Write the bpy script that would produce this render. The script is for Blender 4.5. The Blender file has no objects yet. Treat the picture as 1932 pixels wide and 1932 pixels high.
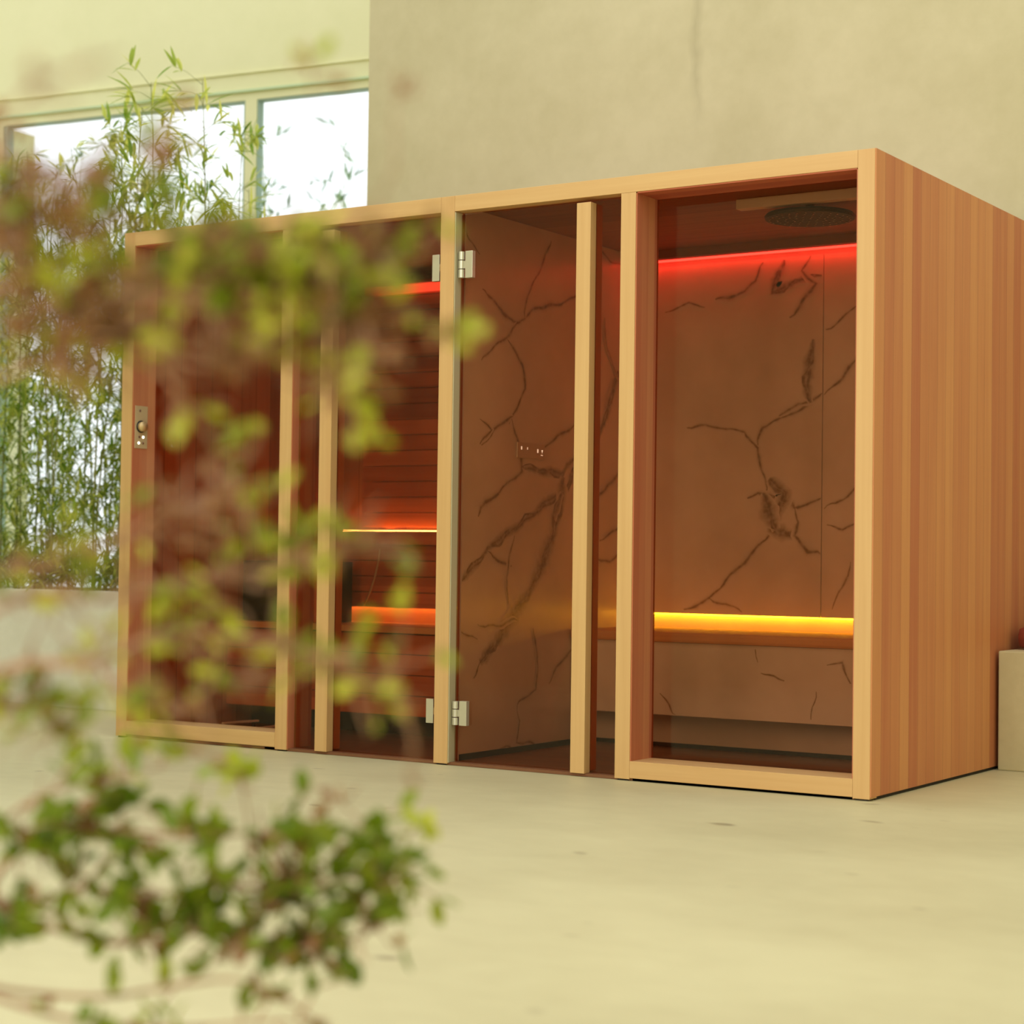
import bpy, bmesh, math, random
from mathutils import Vector, Matrix

S = bpy.context.scene
COL = S.collection
random.seed(11)

# ------------------------------------------------------------------ camera
CAM = Vector((5.80441, -5.85637, 0.77734))
F = Vector((-0.54511968, 0.83798753, 0.0249286))
R = Vector((0.83835436, 0.54496655, 0.01316915))
U = Vector((0.00254968, -0.02807776, 0.99960249))
FPX = 3573.6
cd = bpy.data.cameras.new('camera')
cam = bpy.data.objects.new('camera', cd)
COL.objects.link(cam)
M = Matrix((R, U, -F)).transposed().to_4x4()
M.translation = CAM
cam.matrix_world = M
cd.sensor_width = 36.0
cd.lens = FPX / 1932 * 36
cd.clip_start = 0.05
cd.dof.use_dof = True
cd.dof.focus_distance = 6.9
cd.dof.aperture_fstop = 2.15
S.camera = cam

# ------------------------------------------------------------------ world and large lights
w = bpy.data.worlds.new('sky'); S.world = w; w.use_nodes = True
nt = w.node_tree
bg = nt.nodes['Background']
bg.inputs['Color'].default_value = (0.97, 0.99, 1.0, 1)
bg.inputs['Strength'].default_value = 1.22

def area(name, loc, target, sx, sy, power, color):
    ld = bpy.data.lights.new(name, 'AREA'); ld.shape = 'RECTANGLE'
    ld.size = sx; ld.size_y = sy; ld.energy = power; ld.color = color
    o = bpy.data.objects.new(name, ld); COL.objects.link(o)
    o.location = loc
    o.rotation_euler = (Vector(target) - Vector(loc)).to_track_quat('-Z', 'Y').to_euler()
    return o
# added warm fill light, high up behind and left of the camera
area('front_fill', (1.6, -9.2, 3.4), (1.9, 0.4, 0.7), 4.0, 3.0, 300, (1.0, 0.93, 0.80))

S.view_settings.view_transform = 'Standard'
S.view_settings.look = 'None'
S.view_settings.gamma = 1.0
S.view_settings.exposure = 0.28
S.view_settings.use_curve_mapping = False
S.cycles.max_bounces = 8
S.cycles.transparent_max_bounces = 24
S.cycles.sample_clamp_indirect = 6.0
S.cycles.caustics_reflective = False
S.cycles.caustics_refractive = False

# ------------------------------------------------------------------ materials
def lin(r, g, b):
    f = lambda c: (c/255/12.92) if c/255 <= 0.04045 else ((c/255+0.055)/1.055)**2.4
    return (f(r), f(g), f(b), 1)

def newmat(name):
    m = bpy.data.materials.new(name); m.use_nodes = True
    return m, m.node_tree.nodes, m.node_tree.links, m.node_tree.nodes['Principled BSDF']

def plain(name, col, rough=0.5, metal=0.0, emit=None, es=0.0):
    m, n, l, p = newmat(name)
    p.inputs['Base Color'].default_value = col
    p.inputs['Roughness'].default_value = rough
    p.inputs['Metallic'].default_value = metal
    if emit:
        p.inputs['Emission Color'].default_value = emit
        p.inputs['Emission Strength'].default_value = es
    return m

def mathn(n, l, op, a, b=None):
    x = n.new('ShaderNodeMath'); x.operation = op
    for i, v in enumerate((a, b)):
        if v is None: continue
        if isinstance(v, (int, float)): x.inputs[i].default_value = v
        else: l.new(v, x.inputs[i])
    return x.outputs[0]

def ramp(n, l, fac, stops):
    r = n.new('ShaderNodeValToRGB')
    e = r.color_ramp.elements
    while len(e) < len(stops): e.new(0.5)
    for i, (p_, c) in enumerate(stops):
        e[i].position = p_; e[i].color = c
    l.new(fac, r.inputs[0])
    return r.outputs[0]

def noise(n, l, vec, scale, detail=4.0, rough=0.55):
    x = n.new('ShaderNodeTexNoise')
    x.inputs['Scale'].default_value = scale
    x.inputs['Detail'].default_value = detail
    x.inputs['Roughness'].default_value = rough
    l.new(vec, x.inputs['Vector'])
    return x.outputs['Fac']

def mapping(n, l, scale, loc=(0, 0, 0)):
    tc = n.new('ShaderNodeTexCoord')
    mp = n.new('ShaderNodeMapping')
    mp.inputs['Scale'].default_value = scale
    mp.inputs['Location'].default_value = loc
    l.new(tc.outputs['Object'], mp.inputs['Vector'])
    return tc, mp.outputs['Vector']

def plaster(name, c1, c2, rough=0.75, scale=1.3, bump=0.12, crack=None, specks=False, stretch=(1, 1, 1)):
    m, n, l, p = newmat(name)
    tc, v = mapping(n, l, stretch)
    f1 = noise(n, l, v, scale, 6, 0.6)
    f2 = noise(n, l, v, scale*9, 5, 0.6)
    mix = mathn(n, l, 'ADD', mathn(n, l, 'MULTIPLY', f1, 0.75), mathn(n, l, 'MULTIPLY', f2, 0.25))
    col = ramp(n, l, mix, [(0.36, c1), (0.64, c2)])
    if crack:
        x0, z0 = crack
        sp = n.new('ShaderNodeSeparateXYZ'); l.new(tc.outputs['Object'], sp.inputs[0])
        wob = mathn(n, l, 'MULTIPLY', mathn(n, l, 'SUBTRACT', noise(n, l, tc.outputs['Object'], 4, 3), 0.5), 0.12)
        dx = mathn(n, l, 'ABSOLUTE', mathn(n, l, 'ADD', mathn(n, l, 'SUBTRACT', sp.outputs['X'], x0), wob))
        mx = mathn(n, l, 'SUBTRACT', 1.0, mathn(n, l, 'MULTIPLY', dx, 26.0))
        mx = mathn(n, l, 'MAXIMUM', mx, 0.0)
        mz = mathn(n, l, 'MINIMUM', mathn(n, l, 'MAXIMUM', mathn(n, l, 'MULTIPLY', mathn(n, l, 'SUBTRACT', sp.outputs['Z'], z0), 4.0), 0.0), 1.0)
        k = mathn(n, l, 'MULTIPLY', mathn(n, l, 'MULTIPLY', mx, mz), mathn(n, l, 'MULTIPLY', f2, 0.55))
        mm = n.new('ShaderNodeMix'); mm.data_type = 'RGBA'
        l.new(k, mm.inputs[0]); l.new(col, mm.inputs[6])
        mm.inputs[7].default_value = lin(140, 130, 90)
        col = mm.outputs[2]
    if specks:
        fs = noise(n, l, v, 6.0, 1, 0.3)
        k = mathn(n, l, 'MULTIPLY', mathn(n, l, 'MAXIMUM', mathn(n, l, 'SUBTRACT', fs, 0.74), 0.0), 8.0)
        mm = n.new('ShaderNodeMix'); mm.data_type = 'RGBA'
        l.new(mathn(n, l, 'MINIMUM', k, 0.6), mm.inputs[0]); l.new(col, mm.inputs[6])
        mm.inputs[7].default_value = lin(120, 105, 75)
        col = mm.outputs[2]
    l.new(col, p.inputs['Base Color'])
    p.inputs['Roughness'].default_value = rough
    bp = n.new('ShaderNodeBump'); bp.inputs['Strength'].default_value = bump
    bp.inputs['Distance'].default_value = 0.01
    l.new(mix, bp.inputs['Height']); l.new(bp.outputs[0], p.inputs['Normal'])
    return m

def wood(name, light, dark, grain='Z', across=None, bw=0.09, rough=0.5, tone=0.55, seam=0.0, seed=0.0, gscale=30):
    """straight grained wood; across = axis the boards lie side by side on"""
    m, n, l, p = newmat(name)
    sc = {'X': (1.2, gscale, gscale), 'Y': (gscale, 1.2, gscale), 'Z': (gscale, gscale, 1.2)}[grain]
    tc, v = mapping(n, l, sc, (seed, seed*1.7, seed*0.6))
    fac = noise(n, l, v, 1.0, 5, 0.6)
    fac = mathn(n, l, 'MULTIPLY', fac, 1.0-tone)
    if across:
        sp = n.new('ShaderNodeSeparateXYZ'); l.new(tc.outputs['Object'], sp.inputs[0])
        a = mathn(n, l, 'DIVIDE', sp.outputs[across], bw)
        wn = n.new('ShaderNodeTexWhiteNoise'); wn.noise_dimensions = '1D'
        l.new(mathn(n, l, 'ADD', mathn(n, l, 'FLOOR', a), 7.31+seed), wn.inputs['W'])
        t = wn.outputs['Value']
    else:
        _, v2 = mapping(n, l, tuple(s*0.12 for s in sc), (seed, seed, seed))
        t = noise(n, l, v2, 1.0, 2, 0.5)
    fac = mathn(n, l, 'ADD', fac, mathn(n, l, 'MULTIPLY', t, tone))
    col = ramp(n, l, fac, [(0.22, dark), (0.78, light)])
    if across and seam > 0:
        fr = mathn(n, l, 'FRACT', a)
        k = mathn(n, l, 'LESS_THAN', fr, seam/bw)
        mm = n.new('ShaderNodeMix'); mm.data_type = 'RGBA'
        l.new(mathn(n, l, 'MULTIPLY', k, 0.75), mm.inputs[0]); l.new(col, mm.inputs[6])
        mm.inputs[7].default_value = (dark[0]*0.25, dark[1]*0.2, dark[2]*0.2, 1)
        col = mm.outputs[2]
    l.new(col, p.inputs['Base Color'])
    p.inputs['Roughness'].default_value = rough
    p.inputs['Specular IOR Level'].default_value = 0.3
    bp = n.new('ShaderNodeBump'); bp.inputs['Strength'].default_value = 0.08
    bp.inputs['Distance'].default_value = 0.003
    l.new(fac, bp.inputs['Height']); l.new(bp.outputs[0], p.inputs['Normal'])
    return m

def glass(name, tint, r0=0.03, rk=0.7):
    m, n, l, p = newmat(name)
    n.remove(p)
    out = n['Material Output']
    tr = n.new('ShaderNodeBsdfTransparent'); tr.inputs[0].default_value = tint
    gl = n.new('ShaderNodeBsdfGlossy'); gl.inputs['Roughness'].default_value = 0.0
    gl.inputs['Color'].default_value = (1, 0.97, 0.92, 1)
    lw = n.new('ShaderNodeLayerWeight'); lw.inputs['Blend'].default_value = 0.5
    k = mathn(n, l, 'ADD', mathn(n, l, 'MULTIPLY', mathn(n, l, 'POWER', lw.outputs['Facing'], 5.0), rk), r0)
    mx = n.new('ShaderNodeMixShader')
    l.new(k, mx.inputs[0]); l.new(tr.outputs[0], mx.inputs[1]); l.new(gl.outputs[0], mx.inputs[2])
    l.new(mx.outputs[0], out.inputs['Surface'])
    return m

def marble(name):
    m, n, l, p = newmat(name)
    tc, v = mapping(n, l, (1, 1, 1))
    f1 = noise(n, l, v, 2.2, 5, 0.6)
    base = ramp(n, l, f1, [(0.3, lin(212, 203, 190)), (0.7, lin(236, 229, 219))])
    # veins: attribute "vein" is 1 on a vein's centre line, 0 at its edge
    at = n.new('ShaderNodeAttribute'); at.attribute_name = 'vein'
    f2 = noise(n, l, v, 38, 4, 0.7)
    k = mathn(n, l, 'MULTIPLY', at.outputs['Fac'], mathn(n, l, 'ADD', mathn(n, l, 'MULTIPLY', f2, 1.9), 0.0))
    k = mathn(n, l, 'MINIMUM', mathn(n, l, 'MAXIMUM', k, 0.0), 1.0)
    mm = n.new('ShaderNodeMix'); mm.data_type = 'RGBA'
    l.new(k, mm.inputs[0]); l.new(base, mm.inputs[6])
    mm.inputs[7].default_value = lin(138, 112, 80)
    l.new(mm.outputs[2], p.inputs['Base Color'])
    p.inputs['Roughness'].default_value = 0.28
    return m

def leafmat(name, c1, c2, trans=0.45, rough=0.5):
    m, n, l, p = newmat(name)
    oi = n.new('ShaderNodeAttribute'); oi.attribute_name = 'tone'
    col = ramp(n, l, oi.outputs['Fac'], [(0.0, c1), (1.0, c2)])
    l.new(col, p.inputs['Base Color']); p.inputs['Roughness'].default_value = rough
    ts = n.new('ShaderNodeBsdfTranslucent'); l.new(col, ts.inputs[0])
    mx = n.new('ShaderNodeMixShader'); mx.inputs[0].default_value = trans
    l.new(p.outputs[0], mx.inputs[1]); l.new(ts.outputs[0], mx.inputs[2])
    l.new(mx.outputs[0], n['Material Output'].inputs['Surface'])
    return m

MT = {}
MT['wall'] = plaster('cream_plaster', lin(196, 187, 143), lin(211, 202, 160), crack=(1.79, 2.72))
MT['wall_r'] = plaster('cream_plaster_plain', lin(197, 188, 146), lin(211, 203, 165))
MT['wall_lit'] = plaster('cream_plaster_lit', lin(226, 224, 174), lin(234, 231, 184), scale=0.8, bump=0.04)  # paler copy of the cream plaster, the light on this wall painted in
MT['floor'] = plaster('microcement_floor', lin(192, 184, 140), lin(207, 200, 155), rough=0.5, scale=0.9, bump=0.03, specks=True, stretch=(1, 1.6, 1))
MT['planter'] = plaster('planter_plaster', lin(224, 224, 208), lin(236, 236, 222), scale=2, bump=0.05)
MT['block'] = plaster('block_plaster', lin(196, 184, 138), lin(214, 202, 156), scale=2, bump=0.05)
HL, HD = lin(226, 190, 130), lin(204, 158, 100)
MT['post'] = wood('pale_hemlock_upright', HL, HD, 'Z', rough=0.45, tone=0.5, seed=3.1, gscale=45)
MT['rail'] = wood('pale_hemlock_level', HL, HD, 'X', rough=0.45, tone=0.5, seed=5.3, gscale=45)
CL, CDk = lin(206, 152, 92), lin(170, 104, 62)
MT['cedar_side'] = wood('cedar_side_boards', lin(216, 150, 96), lin(188, 108, 74), 'Z', 'Y', bw=0.083, tone=0.5, seam=0.0012, seed=1.0, gscale=26)
MT['cedar_lining'] = wood('cedar_lining', lin(214, 146, 100), lin(188, 104, 74), 'Z', 'Y', bw=0.045, tone=0.45, seed=2.0)  # redder tone carries the shading and side grain of the posts
MT['shaded_side_wood_x'] = wood('shaded_side_wood_level', lin(200, 112, 78), lin(172, 84, 62), 'X', 'Y', bw=0.06, tone=0.4, seed=4.0)  # darker still, shade under the header put into the colour
MT['cedar_wall'] = wood('cedar_inner_upright', lin(206, 122, 78), lin(150, 72, 46), 'Z', 'Y', bw=0.10, tone=0.6, seam=0.003, seed=6.0)
MT['cedar_back'] = wood('cedar_back_upright', lin(190, 122, 78), lin(150, 84, 52), 'Z', 'X', bw=0.10, tone=0.5, seam=0.003, seed=7.0)
MT['cedar_slat'] = wood('cedar_slats', lin(220, 126, 78), lin(150, 66, 42), 'X', 'Z', bw=0.075, tone=0.6, seed=8.0)
MT['cedar_ceiling'] = wood('cedar_ceiling', lin(176, 118, 76), lin(140, 86, 56), 'X', 'Y', bw=0.10, tone=0.4, seam=0.003, seed=9.0)
MT['floor_in'] = wood('cabin_floor_boards', lin(150, 104, 72), lin(112, 72, 48), 'X', 'Y', bw=0.14, tone=0.5, seam=0.004, seed=10.0, rough=0.4)
MT['bench'] = wood('bench_wood', lin(232, 184, 124), lin(212, 152, 98), 'X', tone=0.4, seed=11.0)
MT['marble'] = marble('veined_marble')
MT['bronze'] = glass('bronze_glass', (0.83, 0.685, 0.56, 1), 0.022)
MT['clear'] = glass('clear_window_glass', (0.975, 0.995, 1.0, 1), 0.015, 0.3)
MT['steel'] = plain('brushed_steel', lin(214, 210, 186), 0.35, 0.55)
MT['chrome'] = plain('chrome', lin(225, 222, 212), 0.15, 0.9)
MT['white'] = plain('white_plate', lin(238, 232, 220), 0.35)
MT['profile'] = plain('grey_green_profile', lin(196, 188, 150), 0.5, 0.1)
MT['black'] = plain('black_steel', lin(28, 26, 26), 0.5, 0.2)
MT['nozzle'] = plain('dark_nozzle_face', lin(62, 50, 40), 0.5, 0.3)
MT['gap'] = plain('dark_gap', lin(40, 34, 28), 0.8)  # near-black tone with the shade of gaps painted in; also on feet and packing
MT['frame'] = plain('green_grey_frame', lin(150, 172, 150), 0.5, 0.2)
MT['trim'] = plain('pale_green_trim', lin(196, 214, 168), 0.5)
MT['soil'] = plaster('dark_soil', lin(60, 48, 34), lin(92, 74, 50), scale=20, bump=0.6)
MT['red'] = plain('red_led', (1, 0.02, 0.02, 1), 0.5, 0, (1.0, 0.035, 0.03, 1), 6.5)
MT['red_soft'] = plain('red_lit_band', (1, 0.1, 0.05, 1), 0.5, 0, (1.0, 0.09, 0.05, 1), 1.15)  # glow stands in for red light falling on the top slats
MT['amber_soft'] = plain('amber_led_soft', (1, 0.5, 0.1, 1), 0.5, 0, (1.0, 0.50, 0.18, 1), 10)
MT['amber'] = plain('amber_led', (1, 0.5, 0.1, 1), 0.5, 0, (1.0, 0.50, 0.15, 1), 14)
MT['yellow'] = plain('yellow_led', (1, 0.8, 0.1, 1), 0.5, 0, (1.0, 0.66, 0.03, 1), 11)
MT['dot'] = plain('lit_button', (1, 1, 1, 1), 0.5, 0, (1.0, 0.93, 0.82, 1), 2.2)
MT['panel'] = plain('beige_panel', lin(206, 186, 142), 0.3)
MT['dotw'] = plain('lit_symbol', (1, 1, 1, 1), 0.5, 0, (1.0, 0.95, 0.9, 1), 0.9)
MT['rust'] = plaster('rust_cloth', lin(128, 50, 28), lin(150, 66, 38), scale=30, bump=0.3)
MT['culm'] = leafmat('bamboo_culm', lin(96, 116, 44), lin(176, 176, 96), 0.1)
MT['bleaf'] = leafmat('bamboo_leaf', lin(112, 152, 40), lin(228, 228, 116), 0.66)
MT['oleaf'] = leafmat('outdoor_bamboo_leaf', lin(84, 124, 92), lin(160, 186, 144), 0.5)
MT['twig'] = leafmat('shrub_bark', lin(132, 94, 66), lin(176, 134, 100), 0.0, 0.7)
MT['green'] = leafmat('green_shrub_leaf', lin(104, 130, 14), lin(160, 172, 40), 0.5)
MT['deep'] = leafmat('deep_green_shrub_leaf', lin(90, 118, 10), lin(138, 156, 30), 0.45)
MT['lime'] = leafmat('lime_shrub_leaf', lin(164, 176, 30), lin(212, 214, 80), 0.55)
MT['brown'] = leafmat('bronze_shrub_leaf', lin(126, 84, 46), lin(172, 128, 76), 0.45)
MT['pot'] = plaster('sand_stone_bowl', lin(170, 158, 130), lin(196, 184, 154), scale=12, bump=0.3)

# ------------------------------------------------------------------ mesh helpers
def link(name, me, mats, parent=None, smooth=False):
    o = bpy.data.objects.new(name, me)
    COL.objects.link(o)
    for m in (mats if isinstance(mats, (list, tuple)) else [mats]):
        me.materials.append(MT[m] if isinstance(m, str) else m)
    if parent is not None: o.parent = parent
    if smooth:
        for p in me.polygons: p.use_smooth = True
    return o

class MB:
    def __init__(s): s.bm = bmesh.new()
    def box(s, x0, x1, y0, y1, z0, z1, bev=0.0, mi=0):
        vs = [s.bm.verts.new((x, y, z)) for x in (x0, x1) for y in (y0, y1) for z in (z0, z1)]
        q = [(0, 1, 3, 2), (4, 6, 7, 5), (0, 4, 5, 1), (2, 3, 7, 6), (0, 2, 6, 4), (1, 5, 7, 3)]
        fs = [s.bm.faces.new([vs[i] for i in f]) for f in q]
        for f in fs: f.material_index = mi
        if bev > 0:
            es = list({e for f in fs for e in f.edges})
            bmesh.ops.bevel(s.bm, geom=es, offset=bev, segments=2, affect='EDGES', profile=0.6)
        return s
    def cyl(s, c, axis, r, h, n=24, r2=None, mi=0):
        r2 = r if r2 is None else r2
        c = Vector(c); a = Vector(axis).normalized()
        u = a.orthogonal().normalized(); v = a.cross(u)
        lo = [s.bm.verts.new(c + r*(math.cos(t)*u+math.sin(t)*v)) for t in [2*math.pi*i/n for i in range(n)]]
        hi = [s.bm.verts.new(c + a*h + r2*(math.cos(t)*u+math.sin(t)*v)) for t in [2*math.pi*i/n for i in range(n)]]
        fs = [s.bm.faces.new(lo[::-1]), s.bm.faces.new(hi)]
        for i in range(n):
            fs.append(s.bm.faces.new((lo[i], lo[(i+1) % n], hi[(i+1) % n], hi[i])))
        for f in fs: f.material_index = mi
        return s
    def tube(s, pts, r0, r1, n=6):
        pts = [Vector(p) for p in pts]; rings = []
        for i, p in enumerate(pts):
            d = (pts[min(i+1, len(pts)-1)] - pts[max(i-1, 0)]).normalized()
            u = d.orthogonal().normalized(); v = d.cross(u)
            r = r0 + (r1-r0)*i/max(1, len(pts)-1)
            rings.append([s.bm.verts.new(p + r*(math.cos(t)*u+math.sin(t)*v)) for t in [2*math.pi*k/n for k in range(n)]])
        for a, b in zip(rings, rings[1:]):
            for k in range(n):
                s.bm.faces.new((a[k], a[(k+1) % n], b[(k+1) % n], b[k]))
        s.bm.faces.new(rings[0][::-1]); s.bm.faces.new(rings[-1])
        return s
    def lathe(s, c, prof, n=40):
        c = Vector(c); rings = []
        for r, z in prof:
            rings.append([s.bm.verts.new(c+Vector((r*math.cos(2*math.pi*k/n), r*math.sin(2*math.pi*k/n), z))) for k in range(n)])
        for a, b in zip(rings, rings[1:]):
            for k in range(n):
                s.bm.faces.new((a[k], a[(k+1) % n], b[(k+1) % n], b[k]))
        s.bm.faces.new(rings[0][::-1]); s.bm.faces.new(rings[-1])
        return s
    def off(s, v):
        bmesh.ops.translate(s.bm, verts=s.bm.verts, vec=v); return s
    def build(s, name, mat, parent=None, smooth=False, loc=None):
        """loc: world position of the origin; verts are given in world space"""
        bmesh.ops.recalc_face_normals(s.bm, faces=s.bm.faces)
        o0 = Vector(loc) if loc is not None else (Vector(parent['o']) if parent is not None and 'o' in parent else Vector((0, 0, 0)))
        bmesh.ops.translate(s.bm, verts=s.bm.verts, vec=-o0)
        me = bpy.data.meshes.new(name); s.bm.to_mesh(me); s.bm.free()
        o = link(name, me, mat, parent, smooth)
        if loc is not None: o.location = loc
        return o

def thing(name, label, cat, loc=(0, 0, 0), group=None):
    o = bpy.data.objects.new(name, None); COL.objects.link(o)
    o.empty_display_size = 0.05
    o.location = loc; o['label'] = label; o['category'] = cat
    if group: o['group'] = group
    o['o'] = list(loc)
    return o
def tag(o, label, cat, group=None):
    o['label'] = label; o['category'] = cat
    if group: o['group'] = group
    return o
def struct(o): o['kind'] = 'structure'; return o
def box(name, x0, x1, y0, y1, z0, z1, mat, parent=None, bev=0.0, loc=None):
    return MB().box(x0, x1, y0, y1, z0, z1, bev).build(name, mat, parent, loc=loc)

def at(px, py, d):
    """point d metres along the view direction that the photo shows at (px, py)"""
    return CAM + (F + R*((px-966)/FPX) + U*((966-py)/FPX))*d
def onplane(px, py, axis, val):
    r = F + R*((px-966)/FPX) + U*((966-py)/FPX)
    return CAM + r*((val-CAM[axis])/r[axis])

# ------------------------------------------------------------------ the room
struct(box('floor', -9, 9, -11, 9, -0.15, 0, 'floor'))
struct(box('wall_back', -0.085, 7.4, 1.80, 2.10, 0, 4.6, 'wall', loc=(0, 0, 0)))
struct(box('wall_right_blocker', 7.1, 7.4, -10.5, 1.80, 0, 4.6, 'wall_r', loc=(0, 0, 0)))  # unseen wall, added to keep sky light off the cabin's right side

# wall with the tall windows, turned a little against the cabin
WROT = math.radians(8.06)
wroot = Vector((-0.702, 2.60, 0))
def wallpart(name, mb, mat, parent=None):
    o = mb.build(name, mat, parent)
    if parent is None:
        o.location = wroot; o.rotation_euler = (0, 0, WROT)
        struct(o)
    return o
ZH = 3.431
wb = MB().box(-9, 1.9, 0, 0.30, ZH+0.14, 4.7).box(-9, 1.9, 0, 0.065, ZH, ZH+0.14).box(-9, -2.60, 0, 0.30, 0, ZH).box(-0.82, -0.74, 0.0, 0.065, 0.45, ZH).box(-2.6, 1.9, 0, 0.3, 0, 0.45)
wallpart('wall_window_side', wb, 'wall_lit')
wallpart('trim_1', MB().box(-9, 1.9, -0.018, 0, 3.478, 3.492), 'trim')
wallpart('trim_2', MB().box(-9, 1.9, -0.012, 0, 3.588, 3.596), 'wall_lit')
for i, (a, b, fw) in enumerate(((-2.60, -0.82, 0.03), (-0.74, 1.10, 0.010))):
    fr = wallpart('window_%d' % (i+1), MB().box(a, a+fw, 0.004, 0.06, 0.45, ZH).box(b-0.012, b, 0.004, 0.06, 0.45, ZH)
                  .box(a+fw, b-0.012, 0.004, 0.06, ZH-0.008, ZH).box(a+fw, b-0.012, 0.004, 0.06, 0.45, 0.49), 'frame')
    wallpart('window_pane', MB().box(a+fw, b-0.012, 0.020, 0.030, 0.49, ZH-0.008), 'clear', fr)

# opposite wall on the left of the photographer, mirrored in the cabin glass
def mirror_wall():
    n0 = Vector((0, 1))
    yg = 0.10
    f2 = Vector((F.x, F.y)).normalized()
    P = Vector((CAM.x, CAM.y)) + f2*11.75
    Pm = Vector((P.x, 2*yg-P.y)); fm = Vector((f2.x, -f2.y))
    t = Vector((-fm.y, fm.x))
    if t.y > 0: t = -t
    return Pm, fm, t
Pm, fm, tm = mirror_wall()
ang = math.atan2(tm.y, tm.x)
wl = MB().box(-3.0, 5.2, 0.0, 0.25, 0, 4.6)
o = wl.build('wall_left', 'wall'); o.location = (Pm.x, Pm.y, 0)
# local +x runs along the wall, local +y away from the cabin
e = Vector((math.cos(ang), math.sin(ang)))
if Vector((-e.y, e.x)).dot(fm) < 0: ang += math.pi
o.rotation_euler = (0, 0, ang); struct(o)

# ------------------------------------------------------------------ the cabin
H = 2.15
cabin = thing('sauna_cabin', 'long cedar cabin with bronze glass front, sauna on the left and steam room right', 'sauna cabin')
B = 0.0012
def post(x0, x1, y1, z1=H, y0=0.0):
    return box('post', x0, x1, y0, y1, 0.006, z1, 'post', cabin, B)
post(0.0, 0.060, 0.060)
post(0.877, 0.937, 0.060, 2.09)
post(1.655, 1.718, 0.052)
post(2.443, 2.503, 0.060, 2.09)
post(3.345, 3.405, 0.060)
box('header', 0.060, 1.6545, 0, 0.060, 2.0905, H, 'rail', cabin, B)
box('header', 1.7185, 3.3445, 0, 0.060, 2.0905, H, 'rail', cabin, B)
box('bottom_rail', 0.0605, 0.8765, 0, 0.150, 0.014, 0.072, 'rail', cabin, B)
box('bottom_rail', 2.5035, 3.3445, 0, 0.150, 0.010, 0.070, 'rail', cabin, B)
# deep reveals round the two fixed windows; redder boards paint in their shading
box('reveal_shade_board', 0.0602, 0.064, 0.004, 0.150, 0.072, 2.086, 'cedar_lining', cabin)
box('reveal_shade_board', 0.9372, 0.940, 0.003, 0.044, 0.010, 2.088, 'cedar_lining', cabin)
box('reveal_shade_board', 2.5032, 2.507, 0.004, 0.165, 0.070, 2.086, 'cedar_lining', cabin)
box('reveal_shade_board', 3.341, 3.3448, 0.004, 0.165, 0.070, 2.086, 'cedar_lining', cabin)
box('reveal_shade_board', 0.064, 0.8765, 0.004, 0.150, 2.086, 2.0902, 'shaded_side_wood_x', cabin)
box('reveal_shade_board', 2.507, 3.341, 0.004, 0.165, 2.086, 2.0902, 'shaded_side_wood_x', cabin)
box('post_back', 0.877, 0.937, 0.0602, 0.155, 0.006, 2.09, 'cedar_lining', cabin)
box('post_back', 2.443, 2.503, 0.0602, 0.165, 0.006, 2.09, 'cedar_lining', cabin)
# shell
box('roof_panel', 0.0, 3.405, 0.0605, 1.70, 2.118, H, 'cedar_ceiling', cabin)
box('side_wall', 3.345, 3.405, 0.0605, 1.70, 0.012, 2.1175, 'cedar_side', cabin)
box('side_cladding', 3.405, 3.4085, 0.003, 1.70, 0.012, H, 'cedar_side', cabin)
box('side_wall', 0.0, 0.060, 0.0605, 1.70, 0.012, 2.1175, 'cedar_wall', cabin)
box('back_wall', 0.0605, 1.6545, 1.400, 1.46, 0.012, 2.1175, 'cedar_back', cabin)
box('back_wall', 1.718, 3.3445, 1.430, 1.46, 0.012, 2.1175, 'marble', cabin)
box('partition_wall', 1.655, 1.7135, 0.0525, 1.43, 0.012, 2.1175, 'cedar_wall', cabin)
box('cabin_floor', 0.0605, 3.3445, 0.012, 1.395, 0.001, 0.012, 'floor_in', cabin)
box('ceiling_cove', 1.720, 3.3445, 1.300, 1.345, 2.080, 2.1175, 'cedar_ceiling', cabin)
box('base_strip', 1.720, 1.7235, 0.075, 1.06, 0.012, 0.035, 'gap', cabin)
box('door_profile', 1.7182, 1.7225, 0.003, 0.050, 0.010, 2.088, 'profile', cabin)

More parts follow.
